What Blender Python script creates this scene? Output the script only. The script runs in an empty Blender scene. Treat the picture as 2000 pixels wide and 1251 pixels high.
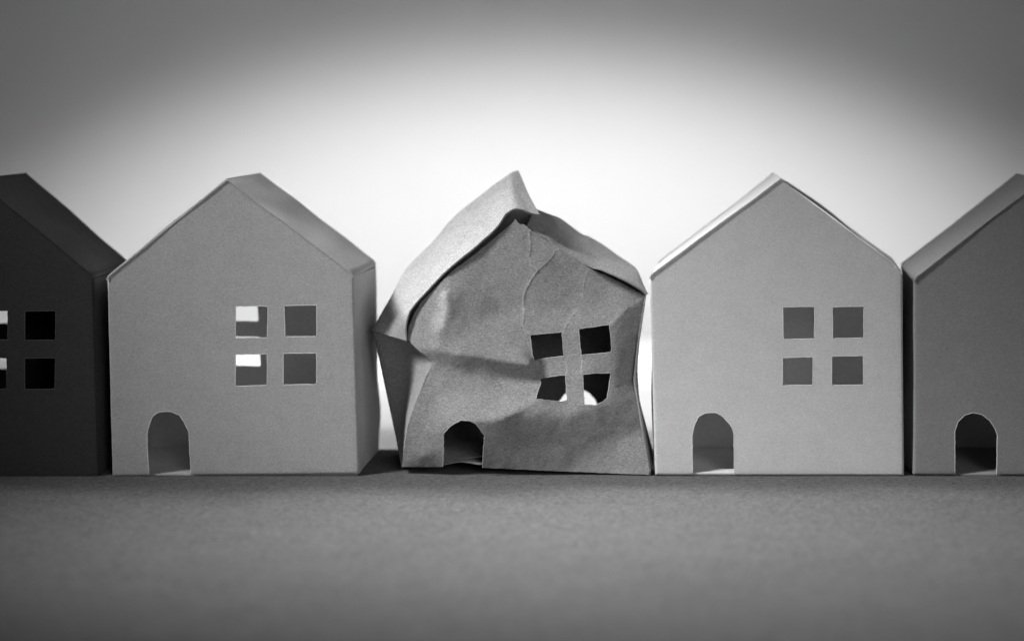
import bpy, math, random
from mathutils import Vector, noise
from mathutils.geometry import delaunay_2d_cdt

# ----------------------------------------------------------------- units
# everything below is worked out in centimetres; CM turns it into metres
CM = 0.01
scene = bpy.context.scene
col = scene.collection

# ----------------------------------------------------------------- camera
FPX = 3882.0                 # focal length in photo pixels (photo 2000 x 1251)
DIST = 64.4                  # camera to the row of house fronts
VPX, VPY = 1246.0, 200.0     # vanishing point of the house sides
PITCH = math.atan((625.5 - VPY) / FPX)
CT, ST = math.cos(PITCH), math.sin(PITCH)
GROUND_PX = 929.5
_b = 625.5 - GROUND_PX
CAM_H = DIST * (FPX * ST - _b * CT) / (FPX * CT + _b * ST)
CAM_X = (VPX - 1000.0) * DIST / FPX   # so that x = 0 is the photo's middle

def P(px, py, Y=0.0):
    """point (cm) at depth Y behind the row of fronts seen at photo pixel px, py"""
    a, b = px - VPX, 625.5 - py
    dx, dy, dz = a, FPX * CT + b * ST, -FPX * ST + b * CT
    t = (DIST + Y) / dy
    return Vector((CAM_X + dx * t, Y, CAM_H + dz * t))

cam_d = bpy.data.cameras.new("camera")
cam = bpy.data.objects.new("camera", cam_d); col.objects.link(cam)
cam.location = (CAM_X * CM, -DIST * CM, CAM_H * CM)
cam.rotation_euler = (math.pi / 2 - PITCH, 0, 0)
cam_d.sensor_width = 36.0
cam_d.lens = FPX / 2000.0 * 36.0
cam_d.shift_x = -(VPX - 1000.0) / 2000.0
cam_d.clip_start = 0.01; cam_d.clip_end = 20
cam_d.dof.use_dof = True
cam_d.dof.focus_distance = (DIST * CT + (CAM_H - 5.0) * ST + 0.1) * CM
cam_d.dof.aperture_fstop = 5.6
scene.camera = cam

# ----------------------------------------------------------------- light
scene.view_settings.view_transform = 'Standard'
scene.view_settings.look = 'None'
scene.view_settings.exposure = 0.0
scene.cycles.max_bounces = 16
scene.cycles.diffuse_bounces = 10
scene.cycles.transmission_bounces = 10

world = bpy.data.worlds.new("World"); scene.world = world
world.use_nodes = True
world.node_tree.nodes["Background"].inputs[0].default_value = (1, 1, 1, 1)
world.node_tree.nodes["Background"].inputs[1].default_value = 0.022

def aim(o, loc, target):
    o.location = Vector(loc) * CM
    o.rotation_euler = (Vector(target) - Vector(loc)).to_track_quat('-Z', 'Y').to_euler()

def spot(name, loc, target, power, angle, blend, size, sx=1.0, sy=1.0):
    d = bpy.data.lights.new(name, 'SPOT'); d.energy = power
    d.spot_size = math.radians(angle); d.spot_blend = blend; d.shadow_soft_size = size * CM
    o = bpy.data.objects.new(name, d); col.objects.link(o); aim(o, loc, target)
    o.scale = (sx, sy, 1)
    return o

def area(name, loc, target, power, sx, sy, spread=180):
    d = bpy.data.lights.new(name, 'AREA'); d.energy = power
    d.shape = 'RECTANGLE'; d.size = sx * CM; d.size_y = sy * CM; d.spread = math.radians(spread)
    o = bpy.data.objects.new(name, d); col.objects.link(o); aim(o, loc, target)
    return o

# lamp that throws the pool of light on the backdrop, from above the frame
spot("backdrop_lamp", (-1.5, 0, 46), (-1.5, 38.0, 0), 14.0, 32, 0.80, 2.0, 2.35, 1.0)
# soft lamp above, behind and to the left: left roof slopes and, past the shadows, the foreground
spot("rear_lamp", (-46, 9, 44), (2.2, -9.5, 0.5), 76.0, 28, 1.0, 9.0, 0.98, 0.66)
# added fill light, brightens the dim rear table behind the row
spot("table_fill", (0, 23, 56), (0, 22, 0), 19.0, 34, 0.9, 5.0, 1.7, 1.0)
# large soft lamp high on the left, a little in front: lights fronts and the ground in a pool
spot("key_lamp", (-45, -31, 51), (1.0, -5.0, 3.0), 36.0, 25.5, 1.0, 10.0, 1.1, 0.9)
# weak soft fill from the right in front
area("fill_panel", (20, -54, 20), (0, 0, 4), 0.045, 30, 22, 40)

# ----------------------------------------------------------------- materials
def card(name, albedo, trans=0.3, fibre=0.25, bump=0.35, scale=1.0, wear=False):
    m = bpy.data.materials.new(name); m.use_nodes = True
    nt = m.node_tree; N = nt.nodes; L = nt.links
    N.clear()
    out = N.new('ShaderNodeOutputMaterial')
    tc = N.new('ShaderNodeTexCoord')
    def noise_tex(sc, rot, st, detail=3.0, dist=0.0):
        mp = N.new('ShaderNodeMapping'); L.new(tc.outputs['Object'], mp.inputs['Vector'])
        mp.inputs['Rotation'].default_value = rot; mp.inputs['Scale'].default_value = st
        n = N.new('ShaderNodeTexNoise'); L.new(mp.outputs[0], n.inputs['Vector'])
        n.inputs['Scale'].default_value = sc * scale; n.inputs['Detail'].default_value = detail
        n.inputs['Distortion'].default_value = dist
        return n.outputs['Fac']
    f1 = noise_tex(1500, (0.3, 0.5, 0.4), (1, 1, 2.6), 3, 1.2)
    f2 = noise_tex(1500, (0.2, -0.9, 0.3), (1, 1, 2.6), 3, 1.2)
    mot = noise_tex(170, (0, 0, 0), (1, 1, 1.3), 4)
    big = noise_tex(28, (0, 0, 0), (1, 1, 1), 3)
    def math_(op, a, b):
        n = N.new('ShaderNodeMath'); n.operation = op
        for k, v in enumerate((a, b)):
            if isinstance(v, (int, float)): n.inputs[k].default_value = v
            else: L.new(v, n.inputs[k])
        return n.outputs[0]
    fib = math_('MAXIMUM', f1, f2)
    fib = math_('SUBTRACT', fib, 0.56)
    s = math_('MULTIPLY', fib, fibre * 6.5)
    s2 = math_('MULTIPLY', math_('SUBTRACT', mot, 0.5), fibre * 0.7)
    s3 = math_('MULTIPLY', math_('SUBTRACT', big, 0.5), fibre * 0.5)
    v = math_('ADD', math_('ADD', s, s2), s3)
    v = math_('ADD', v, 1.0)
    v = math_('MULTIPLY', v, albedo)
    if wear:
        at = N.new('ShaderNodeAttribute'); at.attribute_name = 'scuff'
        v = math_('ADD', v, math_('MULTIPLY', at.outputs['Fac'], 0.22))
    cb = N.new('ShaderNodeCombineColor')
    for k in range(3): L.new(v, cb.inputs[k])
    bp = N.new('ShaderNodeBump'); bp.inputs['Strength'].default_value = bump
    bp.inputs['Distance'].default_value = 0.00012
    L.new(math_('ADD', fib, math_('MULTIPLY', mot, 0.8)), bp.inputs['Height'])
    di = N.new('ShaderNodeBsdfDiffuse'); di.inputs['Roughness'].default_value = 0.6
    L.new(cb.outputs[0], di.inputs['Color']); L.new(bp.outputs[0], di.inputs['Normal'])
    last = di.outputs[0]
    if trans > 0:
        tr = N.new('ShaderNodeBsdfTranslucent'); L.new(cb.outputs[0], tr.inputs['Color'])
        mx = N.new('ShaderNodeMixShader'); mx.inputs[0].default_value = trans
        L.new(last, mx.inputs[1]); L.new(tr.outputs[0], mx.inputs[2]); last = mx.outputs[0]
    L.new(last, out.inputs['Surface'])
    return m

M_dark = card("charcoal_card", 0.065, 0.06, 0.22)
M_grey = card("grey_card", 0.65, 0.36, 0.20)
M_kraft = card("kraft_card", 0.35, 0.0, 0.42, 0.5, 1.0, True)
M_pale = card("pale_card", 0.80, 0.25, 0.14)
M_mid = card("mid_grey_card", 0.47, 0.36, 0.2)
M_edge = card("cut_edge_card", 0.78, 0.0, 0.05, 0.1)
M_edge_kraft = card("cut_edge_kraft", 0.50, 0.0, 0.1, 0.1)
M_edge_dark = card("cut_edge_charcoal", 0.11, 0.0, 0.05, 0.1)
M_ground = card("ground_card", 0.115, 0.0, 0.30, 0.9, 0.45)
M_table = card("table_paper", 0.68, 0.0, 0.1, 0.5, 0.45)
M_back = card("backdrop_paper", 0.85, 0.0, 0.02, 0.0)

# ----------------------------------------------------------------- mesh helpers
def mesh_obj(name, verts, faces, mat, parent=None, smooth=True, attr=None):
    me = bpy.data.meshes.new(name)
    base = parent.location / CM if parent else Vector((0, 0, 0))
    me.from_pydata([((v - base) * CM)[:] for v in verts], [], faces)
    if smooth: me.polygons.foreach_set('use_smooth', [True] * len(faces))
    if attr:
        a = me.attributes.new('scuff', 'FLOAT', 'POINT')
        a.data.foreach_set('value', attr)
    me.materials.append(mat); me.update()
    o = bpy.data.objects.new(name, me); col.objects.link(o)
    if parent: o.parent = parent
    return o

def normals(verts, tris):
    ns = [Vector((0, 0, 0)) for _ in verts]
    for f in tris:
        a, b, c = verts[f[0]], verts[f[1]], verts[f[2]]
        n = (b - a).cross(c - a)
        if len(f) == 4: n += (c - a).cross(verts[f[3]] - a)
        for i in f: ns[i] += n
    return [n.normalized() if n.length > 0 else Vector((0, -1, 0)) for n in ns]

def strip(V, F, rows, closed):
    """quads between consecutive rows of points; own vertices so the edge stays crisp"""
    n = len(rows[0]); base = len(V)
    for r in rows: V.extend(r)
    m = n if closed else n - 1
    for k in range(len(rows) - 1):
        for i in range(m):
            j = (i + 1) % n
            F.append((base + k * n + i, base + k * n + j, base + (k + 1) * n + j, base + (k + 1) * n + i))

def thick(verts, faces, t, loops, toward):
    """closed sheet: outer face as given, inner face t behind it, rim faces along loops"""
    c = sum(((verts[f[1]] - verts[f[0]]).cross(verts[f[2]] - verts[f[0]]) for f in faces), Vector((0, 0, 0)))
    if c.dot(toward) < 0: faces = [tuple(reversed(f)) for f in faces]
    ns = normals(verts, faces)
    inner = [v - n * t for v, n in zip(verts, ns)]
    V = list(verts) + inner; n = len(verts)
    F = list(faces) + [tuple(i + n for i in reversed(f)) for f in faces]
    for lp, closed in loops:
        strip(V, F, [[verts[i] for i in lp], [inner[i] for i in lp]], closed)
    return V, F, ns, inner

def dense(pts, ds, jit, rnd, closed=False):
    out = []
    n = len(pts); m = n if closed else n - 1
    for i in range(m):
        a, b = Vector(pts[i]), Vector(pts[(i + 1) % n])
        d = b - a; k = max(1, int(round(d.length / ds)))
        nrm = Vector((-d.y, d.x)).normalized() if d.length > 0 else Vector((0, 0))
        for q in range(k):
            p = a + d * (q / k)
            if q: p = p + nrm * rnd.uniform(-jit, jit)
            out.append(p)
    if not closed: out.append(Vector(pts[-1]))
    return out

def inside(p, poly):
    x, y = p; c = False; n = len(poly); j = n - 1
    for i in range(n):
        xi, yi = poly[i]; xj, yj = poly[j]
        if (yi > y) != (yj > y) and x < (xj - xi) * (y - yi) / (yj - yi) + xi: c = not c
        j = i
    return c

class Grid:
    def __init__(s, r): s.r = r; s.d = {}
    def key(s, p): return (int(math.floor(p[0] / s.r)), int(math.floor(p[1] / s.r)))
    def add(s, p): s.d.setdefault(s.key(p), []).append((p[0], p[1]))
    def near(s, p, r):
        kx, ky = s.key(p)
        for i in (-1, 0, 1):
            for j in (-1, 0, 1):
                for q in s.d.get((kx + i, ky + j), ()):
                    if (q[0] - p[0]) ** 2 + (q[1] - p[1]) ** 2 < r * r: return True
        return False

def sheet2d(segs, holes, extra_lines, extra_pts, step, seed=0):
    """triangulate a 2-D outline with holes. segs = [(points, tag)] going once round."""
    rnd = random.Random(seed)
    outline = []; tags = []
    for pts, tag in segs:
        outline += pts[:-1]; tags += [tag] * (len(pts) - 1)
    pts = [Vector(p) for p in outline]; n0 = len(pts)
    edges = [(i, (i + 1) % n0) for i in range(n0)]
    hl = []
    for h in holes:
        b = len(pts); pts += [Vector(p) for p in h]; k = len(h)
        edges += [(b + i, b + (i + 1) % k) for i in range(k)]
        hl.append(list(range(b, b + k)))
    g = Grid(step)
    for p in pts: g.add(p)
    poly = [tuple(p) for p in outline]; hp = [[tuple(q) for q in h] for h in holes]
    ok = lambda p: inside(p, poly) and not any(inside(p, h) for h in hp)
    for line in extra_lines:
        prev = None
        for p in line:
            if ok(p) and not g.near(p, step * 0.12):
                pts.append(Vector(p)); g.add(p); k = len(pts) - 1
                if prev is not None: edges.append((prev, k))
                prev = k
            else: prev = None
    for p in extra_pts:
        if ok(p) and not g.near(p, step * 0.14): pts.append(Vector(p)); g.add(p)
    xs = [p.x for p in outline]; ys = [p.y for p in outline]
    row = 0; y = min(ys)
    while y < max(ys):
        x = min(xs) + (step / 2 if row % 2 else 0)
        while x < max(xs):
            p = (x + rnd.uniform(-.15, .15) * step, y + rnd.uniform(-.15, .15) * step)
            if not g.near(p, step * 0.55) and ok(p): pts.append(Vector(p)); g.add(p)
            x += step
        y += step * 0.866; row += 1
    V, E, F, ov, oe, of = delaunay_2d_cdt(pts, edges, [], 0, 1e-7)
    inv = {}
    for i, l in enumerate(ov):
        for k in l: inv.setdefault(k, i)
    tris = []
    for f in F:
        c = (V[f[0]] + V[f[1]] + V[f[2]]) / 3
        if ok(c): tris.append(tuple(f))
    loop = [inv[i] for i in range(n0)]
    return V, tris, loop, tags, [[inv[i] for i in h] for h in hl]

def runs(loop, tags):
    """split the closed outline loop into open runs of one tag"""
    out = []; n = len(loop); i = 0
    start = next((k for k in range(n) if tags[k] != tags[k - 1]), 0)
    k = 0
    while k < n:
        i = (start + k) % n; t = tags[i]; r = [loop[i]]
        while k < n and tags[(start + k) % n] == t:
            r.append(loop[(start + k + 1) % n]); k += 1
        out.append((r, t))
    return out

def rim(name, idx, verts, ns, inner, centre, closed, mat, parent, w=0.03, lift=0.008):
    """the cut edge round an opening: reveal plus the slight raised burr of the cut"""
    A, B, C, D = [], [], [], []
    n = len(idx)
    for k, i in enumerate(idx):
        p, nn = verts[i], ns[i]
        a = verts[idx[(k + 1) % n]] if (closed or k < n - 1) else p
        b = verts[idx[k - 1]] if (closed or k > 0) else p
        tg = (a - b).normalized()
        o = tg.cross(nn)
        if o.dot(p - centre) < 0: o = -o
        o.normalize()
        A.append(p + o * w + nn * 0.001); B.append(p + o * w * 0.4 + nn * lift)
        C.append(p - o * 0.004 + nn * lift * 0.6); D.append(inner[i] - o * 0.004 - nn * 0.003)
    V, F = [], []
    strip(V, F, [A, B, C, D], closed)
    return mesh_obj(name, V, F, mat, parent)

def loft(cols, t, toward, name, mat, parent, attr=None):
    """cols[i][j] grid of points made into a sheet of thickness t"""
    nj = len(cols[0]); ni = len(cols)
    verts = [p for c in cols for p in c]
    faces = [(i * nj + j, (i + 1) * nj + j, (i + 1) * nj + j + 1, i * nj + j + 1) for i in range(ni - 1) for j in range(nj - 1)]
    loop = [j for j in range(nj)] + [i * nj + nj - 1 for i in range(1, ni)] + \
           [(ni - 1) * nj + j for j in range(nj - 2, -1, -1)] + [i * nj for i in range(ni - 2, 0, -1)]
    V, F, ns, inner = thick(verts, faces, t, [(loop, True)], toward)
    return mesh_obj(name, V, F, mat, parent)

def lerp(a, b, t): return a + (b - a) * t

def polyline_at(pts, s):
    """point at fraction s of a list of vectors, Catmull-Rom"""
    n = len(pts) - 1; x = min(max(s, 0), 1) * n; i = min(int(x), n - 1); f = x - i
    p0, p1, p2, p3 = pts[max(i - 1, 0)], pts[i], pts[i + 1], pts[min(i + 2, n)]
    return 0.5 * ((2 * p1) + (p2 - p0) * f + (2 * p0 - 5 * p1 + 4 * p2 - p3) * f * f + (3 * p1 - p0 - 3 * p2 + p3) * f ** 3)

def wob(p, amp, sc, seed=0.0):
    return amp * noise.noise(Vector((p[0] * sc + seed, p[1] * sc - seed, (p[2] if len(p) > 2 else 0) * sc + 2 * seed)))

def thing(name, label, cat, group, loc):
    o = bpy.data.objects.new(name, None); col.objects.link(o)
    o.empty_display_size = 0.02
    o.location = loc * CM
    o['label'] = label; o['category'] = cat
    if group: o['group'] = group
    return o

# ----------------------------------------------------------------- table and backdrop
def structure(name, verts, faces, mat):
    o = mesh_obj(name, [Vector(v) for v in verts], faces, mat, None, False)
    o['kind'] = 'structure'
    return o
BACK_Y = 42.0
# grey card sheet the houses stand on, lying on a white table
gx = [-90 + 180 * i / 60 for i in range(61)]
GV = [(x, -60, z) for z in (0, -0.1) for x in gx] + [(x, 5.15 + wob((x, 0), .03, .6), z) for z in (0, -0.1) for x in gx]
GF = []
for i in range(60):
    GF += [(i, i + 1, 123 + i, 122 + i), (61 + i, 183 + i, 184 + i, 62 + i), (122 + i, 123 + i, 184 + i, 183 + i), (i, 61 + i, 62 + i, i + 1)]
structure("ground", GV, GF, M_ground)
structure("table", [(-95, -65, -0.104), (95, -65, -0.104), (95, BACK_Y + 2, -0.104), (-95, BACK_Y + 2, -0.104)], [(0, 1, 2, 3)], M_table)
structure("backdrop_wall", [(-90, BACK_Y, -2), (90, BACK_Y, -2), (90, BACK_Y, 70), (-90, BACK_Y, 70)], [(0, 1, 2, 3)], M_back)

# ----------------------------------------------------------------- the intact houses
D_H = 5.0        # depth of a house
T = 0.05         # card thickness
RF = 0.075       # radius of the folds
GROUP = "paper houses in a row"

def house(name, label, mat, poly, windows, door, seed, roof_bow=(0, 0), back_dx=0.0):
    rnd = random.Random(seed)
    xz = lambda q: Vector((P(*q).x, P(*q).z))
    BL, EL, A, ER, BR = [xz(q) for q in poly]
    cx = (BL.x + BR.x) / 2
    root = thing(name, label, "paper house", GROUP, Vector((cx, D_H / 2, 0)))
    wins = [dense([xz(q) for q in w], 0.08, 0.007, rnd, True) for w in windows]
    dpts = [xz(q) for q in door]
    # keep the ends of the door exactly on the bottom edge
    bot = lambda x: BL.y + (BR.y - BL.y) * (x - BL.x) / (BR.x - BL.x)
    dpts[0].y = bot(dpts[0].x); dpts[-1].y = bot(dpts[-1].x)
    dd = dense(dpts, 0.07, 0.009, rnd)
    segs = [(dense([BL, EL, A, ER, BR], 0.12, 0.0015, rnd), None),
            (dense([BR, dpts[-1]], 0.12, 0.003, rnd), None),
            (list(reversed(dd)), 'door'),
            (dense([dpts[0], BL], 0.12, 0.003, rnd), None)]
    def edist(p, a, b):
        d = (b - a).normalized(); return (p.x - a.x) * d.y - (p.y - a.y) * d.x
    extra = []
    for k in (0.012, 0.03, 0.05, 0.075):
        for a, b in ((BL, EL), (BR, ER)):
            n = 70
            sgn = 1 if a is BL else -1
            for i in range(n): q = lerp(a, b, (i + .5) / n); extra.append((q.x + sgn * k, q.y))
        n = 70
        for i in range(n): q = lerp(BL, BR, (i + .5) / n); extra.append((q.x, q.y + k))
    V2, tris, loop, tags, hl = sheet2d(segs, wins, [], extra, 0.16, seed)
    def fold(d):
        d = max(0.0, d)
        return RF - math.sqrt(max(0, RF * RF - (RF - d) ** 2)) if d < RF else 0.0
    verts = []
    for p in V2:
        y = fold(edist(p, BL, EL)) + fold(-edist(p, BR, ER)) + 0.6 * fold(p.y - bot(p.x))
        y += wob((p.x, p.y), 0.035, 0.22, seed) + wob((p.x, p.y), 0.008, 0.9, seed)
        verts.append(Vector((p.x, min(y, RF), p.y)))
    rr = runs(loop, tags)
    loops = [(r, False) for r, t in rr if t is None]
    V, F, ns, inner = thick(verts, tris, T, loops, Vector((0, -1, 0)))
    mesh_obj("front_wall", V, F, mat, root)
    for h in hl:
        c = sum((verts[i] for i in h), Vector((0, 0, 0))) / len(h)
        rim("window", h, verts, ns, inner, c, True, M_edge_dark if mat is M_dark else M_edge, root, 0.018, 0.008)
    dr = [r for r, t in rr if t == 'door'][0]
    c = sum((verts[i] for i in dr), Vector((0, 0, 0))) / len(dr)
    rim("doorway", dr, verts, ns, inner, c, False, M_edge_dark if mat is M_dark else M_edge, root, 0.018, 0.008)
    # back wall: the same sheet folded round, so mirrored, doors and windows too
    if back_dx:
        V2, tris, loop, tags, hl = sheet2d(segs, [[p + Vector((back_dx, 0)) for p in w] for w in wins], [], [], 0.16, seed)
    bverts = [Vector((2 * cx - p.x, D_H + wob((p.x, p.y), 0.03, 0.3, seed + 5), p.y)) for p in V2]
    bl = [(loop, True)] + [(h, True) for h in hl]
    V, F, _, _ = thick(bverts, tris, T, bl, Vector((0, 1, 0)))
    mesh_obj("back_wall", V, F, mat, root)
    # side walls
    for side in (-1, 1):
        b, e = (BL, EL) if side < 0 else (BR, ER)
        mb, me_ = (Vector((2 * cx - BR.x, BR.y)), Vector((2 * cx - ER.x, ER.y))) if side < 0 else \
                  (Vector((2 * cx - BL.x, BL.y)), Vector((2 * cx - EL.x, EL.y)))
        cols = []
        for i in range(25):
            v = i / 24; c_ = []
            for j in range(41):
                s = j / 40
                f0 = lerp(b, e, s); f1 = lerp(mb, me_, s)
                x = lerp(f0.x, f1.x, v); z = lerp(f0.y, f1.y, v) - 0.06 * s
                bulge = 0.11 * math.exp(-((v - .45) / .3) ** 2 - ((s - .45) / .4) ** 2) if seed == 4 and side < 0 else 0.10 * math.exp(-((v - .9) / .2) ** 2 - ((s - .22) / .12) ** 2) * (seed == 2 and side > 0)
                x += side * (wob((v * 5, s * 7, side), 0.03, 0.5, seed) + bulge)
                c_.append(Vector((x, lerp(RF, D_H - 0.02, v), z)))
            cols.append(c_)
        loft(cols, T, Vector((side, 0, 0)), "side_wall", mat, root)
    # the tucked base flap whose edges show in the doorway
    x0, x1 = BL.x + 0.09, BR.x - 0.09
    def slab(name, y0, y1, z, xa, xb, tilt=0.0):
        cols = [[Vector((lerp(xa, xb, i / 30), lerp(y0, y1, j / 8), z + tilt * j / 8 + wob((i * .6, j * .5), 0.008, 1, seed + z)))
                 for j in range(9)] for i in range(31)]
        loft(cols, T * 0.8, Vector((0, 0, 1)), name, mat, root)
    slab("floor", 0.12, D_H - 0.06, 0.05, x0, x1, 0.055)
    if seed == 4: slab("floor_flap", 0.06, 0.7, 0.10, x0 + 0.1, x1 - 0.1, 0.02)

    # roof: two panels, lapping a little over the gable, folded down at the eaves
    lift = 0.046
    for side in (-1, 1):
        e = EL if side < 0 else ER
        d = (e - A).normalized(); nrm = Vector((-d.y, d.x)) if side < 0 else Vector((d.y, -d.x))
        if nrm.y < 0: nrm = -nrm
        Ln = (e - A).length
        o_a = A + nrm * lift + Vector((0, 0.004 * side + 0.004))
        prof = []
        n = 44; bend = 0.16
        for i in range(n + 1): prof.append((i / n * (Ln - bend) / Ln, A + nrm * lift + d * (i / n) * (Ln - bend)))
        prof[0] = (0, Vector((A.x + side * (-0.012 if side > 0 else 0.0), A.y + lift / nrm.y + (0.003 if side > 0 else 0))))
        pa = prof[-1][1]; pc = e + nrm * lift * 0.6; pb = Vector((e.x, e.y - 0.06))
        for i in range(1, 9):
            f = i / 8
            prof.append((1, pa * (1 - f) ** 2 + pc * 2 * f * (1 - f) + pb * f * f))
        cols = []
        ny = 20
        for s, q in prof:
            c_ = []
            for j in range(ny + 1):
                v = j / ny
                mir = lerp(0, 1, v)
                # towards the back the panel follows the mirrored outline of the back wall
                dx = ((2 * cx - (ER.x if side < 0 else EL.x)) - e.x) * s + ((2 * cx - A.x) - A.x) * (1 - s)
                y = lerp(-0.06, D_H + 0.05, v)
                bow = roof_bow[0 if side < 0 else 1] * math.sin(math.pi * s ** 0.62) * max(0, 1 - 1.8 * v) if s < 1 else 0
                w = (wob((s * 6, v * 4, side), 0.045, 0.6, seed) * math.sin(math.pi * min(s, 1)) + wob((s * 40, 0, side), 0.006, 1, seed)) if s < 1 else 0
                p = q + nrm * (bow + w)
                c_.append(Vector((p.x + dx * mir, y + wob((s * 30, v, side * 3), 0.012, 1, seed), p.y)))
            cols.append(c_)
        loft(cols, 0.034, Vector((side * 0.6, 0, 0.8)), "roof_panel", mat, root)
    return root

def shift(pts, dx, dy=0): return [(x + dx, y + dy) for x, y in pts]

W2 = [[(460.5, 598.5), (523, 598), (522, 659), (460.5, 659.5)], [(555, 597), (618.5, 596), (618, 654.5), (616, 656.5), (557.5, 657)],
      [(460, 692.5), (522, 691), (521.5, 752), (460, 753.5)], [(554, 690), (618, 689), (618, 748), (615, 750), (553.5, 751)]]
D2 = [(291, 928), (288.5, 880), (287.5, 847), (291, 832), (297, 815), (304, 808), (314, 804), (332, 803), (341, 807), (350, 810),
      (359, 823), (365, 836), (369, 844.5), (370, 880), (373, 927)]
W4 = [[(1529.5, 599.5), (1590, 599), (1591, 601), (1590, 661), (1530.5, 662.5)], [(1626, 599.5), (1687, 598.5), (1687, 659.5), (1627, 660.5)],
      [(1529, 698.5), (1586, 697), (1588, 700), (1587.5, 751.5), (1528.5, 752.5)], [(1625, 696), (1685.5, 695), (1686.5, 751), (1625, 752)]]
D4 = [(1353.5, 926), (1352.5, 880), (1352.5, 847), (1357, 829), (1364.5, 814), (1377, 806.5), (1398, 805.5), (1410, 812), (1422, 824.5),
      (1430, 836), (1433, 847), (1433.5, 880), (1434, 927)]
D5 = [(1865.5, 926), (1865.5, 880), (1865, 843), (1871, 823), (1884.6, 810), (1900, 805.5), (1917, 809), (1934, 822), (1944, 838), (1948, 850), (1947, 880), (1946.5, 927)]

house("paper_house", "charcoal dark paper house cut off by the left edge of the photo", M_dark,
      [(-240, 932), (-250, 545), (-46, 352), (181.5, 540), (194, 931)],
      [[(48.5, 608), (108.5, 607), (108, 662), (105, 664), (48.5, 664)], [(-44, 608), (15, 607), (15, 663), (-44, 664)],
       [(48, 700), (108, 699), (107, 759), (48, 760)], [(-44, 700), (12, 699), (13, 702), (12.5, 759), (-44, 760)]],
      shift(D2, -480, 3), 1, (0, 0), 0.9)
house("paper_house", "mid grey intact paper house with white light showing through its two left window panes", M_grey,
      [(219, 928.5), (209, 543), (443, 352), (690, 538), (701.5, 924.5)], W2, D2, 2)
house("paper_house", "palest intact paper house pressed against the right side of the crumpled house", M_pale,
      [(1280, 926.5), (1268.5, 540), (1525, 351), (1762, 532), (1766, 928)], W4, D4, 4, (0, 0.10))
house("paper_house", "grey paper house cut off by the right edge, only its arched doorway in view", M_mid,
      [(1784.5, 926), (1785.5, 546), (2037, 353), (2272, 538), (2270, 929)], [shift(w, 511) for w in W4], D5, 5)

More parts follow.
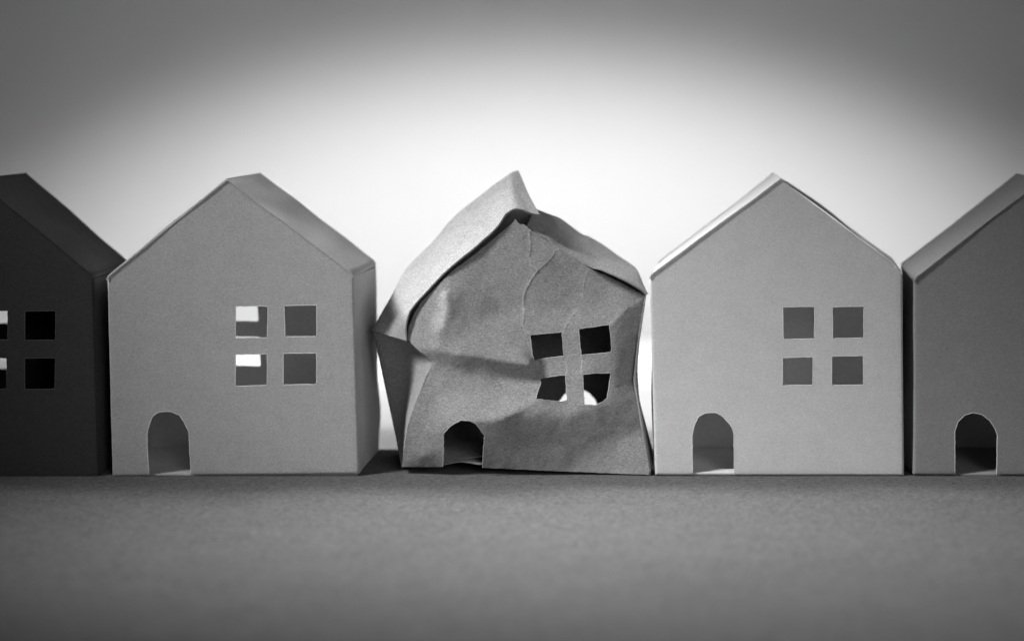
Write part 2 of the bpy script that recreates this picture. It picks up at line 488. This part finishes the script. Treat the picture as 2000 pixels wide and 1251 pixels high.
# ----------------------------------------------------------------- the crumpled house
K = FPX / DIST          # photo pixels per cm at the fronts
def crumpled():
    mat = M_kraft
    seed = 3; rnd = random.Random(33)
    root = thing("paper_house", "crumpled darker paper house with dented front and lifted roof, middle of the row",
                 "paper house", GROUP, Vector((P(1030, 926).x, 2.4, 0)))
    # control points of the dented front: photo pixel and depth (cm, minus = towards us)
    ctrl = [
        (1007, 428, .10), (1016, 438, .10), (1029, 440, .12), (1036, 448, .10), (1071, 468, .12), (1092, 486, .12), (1125, 505, .16), (1156, 523, .20),
        (1200, 545, .28), (1262, 577, .26),
        (985, 447, .12), (955, 470, .14), (913, 503, .14), (872, 534, .10), (838, 570, .12), (814, 600, .14), (799, 640, .14), (797, 664, .02),
        (872, 580, -.14), (877, 605, -.20), (866, 640, -.28), (840, 615, -.02), (822, 648, -.02),
        (950, 560, .16), (990, 520, .14), (980, 610, .22), (930, 625, .02), (940, 500, .16), (910, 560, .08), (900, 610, -.06),
        (1022, 640, .10), (1023, 595, .16), (1049, 528, .10), (1036, 500, .12), (1085, 488, .12), (1062, 505, .07),
        (1100, 600, .20), (1100, 545, .16), (1150, 560, .18), (1140, 610, .16), (1180, 590, .18), (1222, 602, .10), (1188, 634, .00),
        # shelf: outward ridge running from the left corner to the window
        (822, 676, -.10), (850, 684, -.22), (900, 692, -.32), (950, 699, -.30), (1000, 708, -.27), (1034, 712, -.23),
        (1030, 670, .02), (960, 660, -.08), (900, 655, -.22), (840, 662, -.12),
        # hollow below the shelf
        (845, 707, -.02), (880, 706, -.15), (940, 712, -.16), (1000, 722, -.12), (880, 722, -.05), (920, 730, -.05), (900, 748, -.06), (960, 754, -.09), (1024, 756, -.07), (930, 796, -.32), (980, 734, -.02), (1010, 738, .03), (1046, 738, .05),
        # lower bulge
        (1057, 748, .02), (1050, 775, -.24), (1045, 783, -.32), (1010, 803, -.48), (985, 815, -.52), (950, 822, -.46), (905, 821, -.42), (866, 842, -.26),
        (900, 772, -.14), (960, 776, -.20), (1010, 762, -.16), (860, 770, -.05), (840, 740, .0), (840, 800, -.15),
        (801, 815, -.17), (822, 760, -.12), (793, 855, -.05), (830, 845, -.16),
        # foot
        (785, 911, .22), (825, 911, .16), (865, 911, .04), (864, 880, -.14), (830, 890, -.04), (941, 912, .0), (945, 860, -.26), (1000, 880, -.10), (1000, 915, .06), (1100, 920, .10),
        (1100, 860, -.08), (1100, 815, -.24), (1180, 860, .06), (1180, 923, .12), (1271, 926.5, .05), (1256, 835, .24), (1220, 850, .12),
        # window bars and right side
        (1097, 648, .08), (1115, 660, .08), (1130, 642, .07), (1115, 715, .07), (1135, 712, .05), (1104, 712, .09), (1050, 718, .14), (1058, 725, .14),
        (1148, 716, -.05), (1157, 712, .05), (1196, 708, .04), (1122, 760, -.02), (1125, 792, -.20), (1163, 795, -.16), (1188, 782, -.06),
        (1195, 690, .02), (1194, 640, .00), (1215, 690, .08), (1230, 650, .16), (1250, 660, .30), (1241, 737, .40), (1205, 756, .08), (1215, 735, .14),
        (1246, 775, .30), (1200, 800, -.02),
    ]
    cp = [Vector((a, b)) for a, b, _ in ctrl]
    cV, _, cF, cov, _, _ = delaunay_2d_cdt(cp, [], [], 0, 1e-6)
    cy = [ctrl[o[0]][2] * 1.7 for o in cov]
    cF = [tuple(f) for f in cF]
    def depth(p):
        best = None
        for f in cF:
            a, b, c = cV[f[0]], cV[f[1]], cV[f[2]]
            den = (b.y - c.y) * (a.x - c.x) + (c.x - b.x) * (a.y - c.y)
            if abs(den) < 1e-9: continue
            l1 = ((b.y - c.y) * (p.x - c.x) + (c.x - b.x) * (p.y - c.y)) / den
            l2 = ((c.y - a.y) * (p.x - c.x) + (a.x - c.x) * (p.y - c.y)) / den
            l3 = 1 - l1 - l2
            m = min(l1, l2, l3)
            if m > -1e-6: return l1 * cy[f[0]] + l2 * cy[f[1]] + l3 * cy[f[2]]
            if best is None or m > best[0]:
                q = [max(0, l) for l in (l1, l2, l3)]; s = sum(q)
                best = (m, (q[0] * cy[f[0]] + q[1] * cy[f[1]] + q[2] * cy[f[2]]) / s)
        return best[1]
    J = 0.8
    left = [(785, 911), (793, 855), (801, 815), (822, 760), (845, 707), (822, 685), (797, 664)]
    gable = [(797, 664), (798, 640), (809, 612), (824, 588), (845, 567), (866.6, 545), (885, 528), (915, 506), (938, 488), (960, 470), (985, 448), (1000, 436), (1006, 427), (1010, 433), (1016, 438), (1023, 438),
             (1029, 442), (1038, 450), (1052, 459), (1064, 467), (1074, 473), (1084, 480), (1094, 488), (1127, 507), (1157, 525.6), (1188, 540), (1218, 554), (1257, 575.6), (1262, 577)]
    right = [(1262, 577), (1259, 600), (1250, 660), (1246, 700), (1241, 728), (1242, 737), (1240, 742), (1246, 775), (1256, 835), (1264, 880), (1271, 926.5)]
    foot_r = [(1271, 926.5), (1180, 923), (1100, 920), (1000, 915.5), (942, 912.5)]
    door = [(942, 912.5), (944, 880), (945, 860), (947, 852), (943, 846), (936, 836), (927, 826), (916, 821), (900, 820), (889, 826), (878, 834), (870, 843), (866, 850), (866.5, 880), (865, 911)]
    foot_l = [(865, 911), (825, 911.5), (785, 911)]
    segs = [(dense(left, 5, 0, rnd), None), (dense(gable, 5, 0.6, rnd), None), (dense(right, 5, 0.4, rnd), None), (dense(foot_r, 5, 0.4, rnd), None),
            (dense(door, 4, 0.7, rnd), 'door'), (dense(foot_l, 5, 0.3, rnd), None)]
    wins = [[(1036, 654), (1060, 652), (1092, 649), (1097, 648), (1099, 672), (1101, 695), (1070, 699), (1052, 701.5), (1045, 706), (1040, 692)],
            [(1131, 642), (1160, 638.5), (1190, 633.5), (1192.5, 658), (1194.5, 682), (1193, 688), (1165, 690.5), (1143, 692), (1136, 693), (1133, 668)],
            [(1058, 738), (1080, 735), (1104, 732), (1105.5, 755), (1107, 781), (1100, 783.5), (1080, 782), (1047, 778.5), (1053, 758), (1057, 747), (1054, 740)],
            [(1138.5, 731), (1160, 729), (1193, 728), (1190, 752), (1186.5, 771), (1186, 777), (1176, 785), (1163, 791), (1152, 790), (1141.5, 789), (1140, 760)]]
    wl = [dense(w, 4, 0.5, rnd, True) for w in wins]
    # crease lines kept as mesh edges, and thin wrinkles that stand up as small ridges
    wr = [([(1036, 448), (1033.5, 462), (1036, 475), (1035, 492), (1032.5, 500), (1036, 508), (1036, 516), (1050, 528)], 1.12, 0.021),
          ([(1050, 528), (1038, 545), (1030, 560), (1023, 576), (1022, 590), (1024, 605), (1022, 620), (1020.5, 632), (1024, 645), (1035, 653)], 1.20, 0.021),
          ([(1092, 486), (1083, 490), (1080, 500), (1065, 515), (1050, 528)], 1.27, 0.013),
          ([(1050, 528), (1056, 538), (1068, 546)], 1.00, -0.020),
          ([(1151, 525), (1146, 532), (1140, 555), (1138, 580)], 1.20, 0.010),
          ([(1129, 604), (1116, 618), (1106, 634), (1100, 646)], 1.05, 0.013),
          ([(970, 600), (978, 615), (988, 626)], 1.00, 0.007),
          ([(1042, 610), (1050, 618), (1058, 630)], 1.00, 0.006),
          ([(1110, 697), (1106, 712), (1108, 722), (1106, 731)], 1.00, 0.015),
          ([(1136, 694), (1138, 706), (1135, 718), (1136, 730)], 1.20, 0.024),
          ([(1100, 695), (1120, 693), (1136, 694)], 1.00, 0.007),
          ([(1106, 729), (1122, 728), (1138, 728)], 1.00, 0.007),
          ([(1241, 737), (1222, 744), (1204, 757)], 1.05, -0.030),
          ([(845, 707), (834, 735), (822, 760)], 1.00, -0.020),
          ([(1255, 582), (1225, 600), (1190, 634)], 5.00, 0.020),
          ([(1240, 572), (1252, 573), (1262, 577)], 1.05, 0.012)]
    lines = []; extra = []
    for pts, w, hgt in wr:
        dl = dense(pts, 2.6, 1.25, rnd)
        lines.append([tuple(p) for p in dl])
        for i in range(len(dl) - 1):
            d = dl[i + 1] - dl[i]; n = Vector((-d.y, d.x)).normalized(); m = (dl[i] + dl[i + 1]) / 2
            for k in (-1.8, -1, 1, 1.8): extra.append(tuple(m + n * w * k))
    crease = [[(822, 676), (850, 684), (900, 692), (950, 699), (1000, 708), (1034, 712)],
              [(1045, 783), (1010, 803), (985, 815), (950, 822), (905, 821)],
              [(872, 575), (876, 600), (872, 622), (866, 640)], [(830, 890), (845, 878), (864, 868)]]
    for c in crease: lines.append([tuple(p) for p in dense(c, 4, 0.8, rnd)])
    V2, tris, loop, tags, hl = sheet2d(segs, wl, lines, extra, 5.0, 3)
    nb = [set() for _ in V2]
    for f in tris:
        for a in range(3): nb[f[a]].update((f[a - 1], f[(a + 1) % 3]))
    dep = [depth(p) for p in V2]
    def seg_d(p, pts):
        best = 1e9
        for a, b in zip(pts, pts[1:]):
            a, b = Vector(a), Vector(b); d = b - a
            t = min(1, max(0, (p - a).dot(d) / d.length_squared))
            best = min(best, (p - a - d * t).length)
        return best
    stiff = []
    onb = set(loop)
    for i, p in enumerate(V2):
        w = 0.5
        for c in crease:
            d = seg_d(p, c)
            if d < 3: w = min(w, 0.03)
        if i in onb: w = 0.05
        stiff.append(w)
    for it in range(12):
        dep = [y + stiff[i] * (sum(dep[k] for k in nb[i]) / len(nb[i]) - y) if nb[i] else y for i, y in enumerate(dep)]
    scuff = [0.0] * len(V2)
    for i, p in enumerate(V2):
        dep[i] += wob((p.x, p.y), 0.018, 0.018, 1.3) + wob((p.x, p.y), 0.007, 0.045, 4.1) + wob((p.x, p.y), 0.004, 0.12, 7.7)
        dep[i] += 0.026 * abs(noise.noise(Vector((p.x * .017, p.y * .017, 9.3)))) - 0.016 * abs(noise.noise(Vector((p.x * .034, p.y * .03, 2.1))))
        for pts, w, hgt in wr:
            d = seg_d(p, pts)
            if d < w * 2.2:
                g = math.exp(-(d / w) ** 2); dep[i] -= hgt * g
                if hgt > 0: scuff[i] = max(scuff[i], g * min(1, hgt / .016) * (0.55 + 0.45 * noise.noise(Vector((p.x * .15, p.y * .15, 0)))))
    verts = [P(p.x, p.y, dep[i]) for i, p in enumerate(V2)]
    rr = runs(loop, tags)
    V, F, ns, inner = thick(verts, tris, T, [(r, False) for r, t in rr if t is None], Vector((0, -1, 0)))
    sc = scuff + [0.0] * (len(V) - len(scuff))
    mesh_obj("front_wall", V, F, mat, root, True, sc)
    for h in hl:
        c = sum((verts[i] for i in h), Vector((0, 0, 0))) / len(h)
        rim("window", h, verts, ns, inner, c, True, M_edge_kraft, root, 0.020, 0.009)
    dr = [r for r, t in rr if t == 'door'][0]
    c = sum((verts[i] for i in dr), Vector((0, 0, 0))) / len(dr)
    rim("doorway", dr, verts, ns, inner, c, False, M_edge_kraft, root, 0.020, 0.009)

    def panel(rows, nu, nv, name, toward, amp=0.03, sd=0.0, colfn=None):
        """rows = list of polylines (front to back); lofted smoothly both ways"""
        cols = []
        for i in range(nu + 1):
            u = i / nu
            pts = [polyline_at(r, u) for r in rows]
            c_ = []
            for j in range(nv + 1):
                q = polyline_at(pts, j / nv)
                e = math.sin(math.pi * j / nv)
                q = q + Vector((wob(q, amp, .55, sd), wob(q, amp, .55, sd + 3), wob(q, amp, .55, sd + 6))) * (0.3 + 0.7 * e)
                q = q + Vector((0, 0, wob(q, 0.006, 4, sd)))
                c_.append(q)
            cols.append(c_)
        return loft(cols, T, toward, name, mat, root)

    # left roof panel, peeled up from the gable
    rf = [(794, 665, -.10), (792, 645, -.04), (793, 630, -.02), (799, 609, .0), (812, 591, .02), (836, 565, .04), (866, 533, .06), (897, 506, .06), (925, 484, .06), (943, 468, .06), (961, 452, .06),
          (975, 436, .04), (983, 423, .03), (990, 415, .02), (1000, 409, .02), (1009, 407, .04), (1020, 409, .12), (1036, 415, .26), (1054, 419, .40)]
    rb = [(727, 646, 1.5), (738, 625, 2.0), (750, 603, 2.6), (765, 577, 3.0), (785, 537, 3.4), (806, 510, 3.7), (846, 471, 4.0), (875, 436, 4.1), (900, 412, 4.2), (922, 395, 4.2), (950, 373, 4.3),
          (962, 363, 4.3), (975, 354, 4.3), (986, 347, 4.35), (996, 340, 4.4), (999, 338, 4.45), (1001, 337, 4.5), (1007, 335, 4.6), (1013, 334, 4.7)]
    F_ = [P(*q) for q in rf]; B_ = [P(*q) for q in rb]
    Mid = [lerp(a, b, .45) + Vector((-.05, 0, .03)) for a, b in zip(F_, B_)]
    B2 = [P(x + (9 if y > 350 else -5), y + 13, max(Y + .3, 4.7)) for x, y, Y in rb]
    panel([F_, Mid, B_, B2], 90, 36, "roof_panel", Vector((-.6, 0, .8)), 0.02, 1.0)
    # right roof panel, bowed and sagging
    rf = [(1029, 440, .62), (1052, 456, .50), (1071, 467, .44), (1092, 485, .40), (1125, 504, .36), (1156, 520, .22), (1176, 526, .03), (1218, 545, -.08), (1248, 562, .04), (1264, 574.5, .20)]
    rb = [(1049, 408, 3.6), (1085, 421, 4.0), (1101, 430, 4.1), (1134, 456, 4.2), (1150, 463, 4.2), (1172, 476, 4.2), (1205, 499, 4.0), (1230, 515, 3.6), (1247, 530, 3.0), (1265, 572, 1.0)]
    F_ = [P(*q) for q in rf]; B_ = [P(*q) for q in rb]
    Mid = [lerp(a, b, .5) + Vector((.0, 0, .05)) for a, b in zip(F_, B_)]
    B2 = [P(x - 8, y + 13, max(Y + .3, 4.7)) for x, y, Y in rb]
    panel([F_, Mid, B_, B2], 70, 30, "roof_panel", Vector((.6, 0, .8)), 0.05, 8.0)
    # left side wall, buckled inwards
    lf = [(799, 667, .06), (822, 687, .12), (845, 708, .19), (833, 735, .14), (822, 760, .10), (801, 815, .02), (793, 855, .08), (785, 911, .19)]
    ls = [(729, 648, 1.6), (730, 655, 1.8), (732, 664, 2.0), (740, 700, 2.4), (748, 738, 2.6), (762, 803, 2.5), (771, 845, 2.1), (785, 911, 1.4)]
    F_ = [P(q[0], q[1], depth(Vector(q[:2])) + .03) for q in lf]; S_ = [P(*q) for q in ls]
    M_ = [lerp(a, b, .40) + Vector((0, .55 * (b.y - a.y), 0)) * .5 for k, (a, b) in enumerate(zip(F_, S_))]
    B_ = [Vector((P(800, 900, 4.4).x, 4.4, max(.1, s.z))) for s in S_]
    panel([F_, M_, S_, B_], 60, 30, "side_wall", Vector((-1, 0, 0)), 0.02, 4.0)
    # right side wall, bulging out low down
    lf = [(1262, 579, .25), (1258, 605, .26), (1249, 660, .26), (1241, 728, .42), (1240, 742, .42), (1245, 775, .32), (1255, 835, .2), (1270, 926, .07)]
    ls = [(1258, 582, 1.6), (1254, 610, 1.7), (1247, 662, 1.8), (1245.5, 715, 2.0), (1246, 742, 2.0), (1249, 780, 2.0), (1262, 832, 1.8), (1276, 888, 1.6)]
    F_ = [P(*q) for q in lf]; S_ = [P(*q) for q in ls]
    B_ = [Vector((s.x - .15, 4.5, max(.1, s.z * .98))) for s in S_]
    panel([F_, S_, B_], 50, 24, "side_wall", Vector((1, 0, 0)), 0.012, 9.0)
    # back wall with its own doorway
    bp = [P(x, y, 4.5) for x, y in ((800, 874), (762, 660), (790, 562), (850, 492), (905, 430), (985, 366), (1010, 354), (1035, 400), (1055, 420), (1120, 458), (1195, 503), (1238, 546), (1257, 574), (1244, 700), (1244, 872))]
    b2 = [Vector((p.x, p.z)) for p in bp]
    bd = [Vector((P(x, y, 4.5).x, P(x, y, 4.5).z)) for x, y in ((1089, 870), (1088, 800), (1092, 783), (1102, 769), (1118, 760), (1136, 759), (1151, 767), (1163, 781), (1171, 800), (1172, 870))]
    zb = lambda x: b2[0].y + (b2[-1].y - b2[0].y) * (x - b2[0].x) / (b2[-1].x - b2[0].x)
    bd[0].y = zb(bd[0].x); bd[-1].y = zb(bd[-1].x)
    bw = []
    segs = [(dense(b2, .2, .004, rnd), None), (dense([b2[-1], bd[-1]], .2, .002, rnd), None), (list(reversed(dense(bd, .1, .005, rnd))), None), (dense([bd[0], b2[0]], .2, .002, rnd), None)]
    V2, tris, loop, tags, hl = sheet2d(segs, bw, [], [], 0.25, 6)
    bv = [Vector((p.x, 4.5 + wob((p.x, p.y), .12, .5, 3), p.y)) for p in V2]
    V, F, _, _ = thick(bv, tris, T, [(loop, True)] + [(h, True) for h in hl], Vector((0, 1, 0)))
    mesh_obj("back_wall", V, F, mat, root)
    # floor and torn flap seen in the doorway
    def tongue(name, f, b, sd):
        F_ = [P(*q) for q in f]; B_ = [Vector((P(*q).x, b, P(*q).z + .12)) for q in f]
        cols = []
        for i in range(60):
            u = i / 59; a = polyline_at(F_, u); c_ = []
            a = a + Vector((0, wob((u * 60, 0, sd), .03, 1, sd), wob((u * 45, 0, sd), .008, 1, sd)))
            e = polyline_at(B_, u)
            for j in range(9): c_.append(lerp(a, e, j / 8))
            cols.append(c_)
        loft(cols, T * .8, Vector((0, 0, 1)), name, mat, root)
    tongue("floor", [(800, 905, .5), (860, 906, .25), (900, 900, .22), (942, 905, .22), (1050, 915, .2), (1150, 918, .2), (1258, 921, .2)], 4.3, 2.0)
    tongue("floor_flap", [(850, 903, .5), (870, 900, .5), (905, 895, .55), (945, 889, .6), (965, 886, .7)], 3.6, 5.0)
    return root
crumpled()
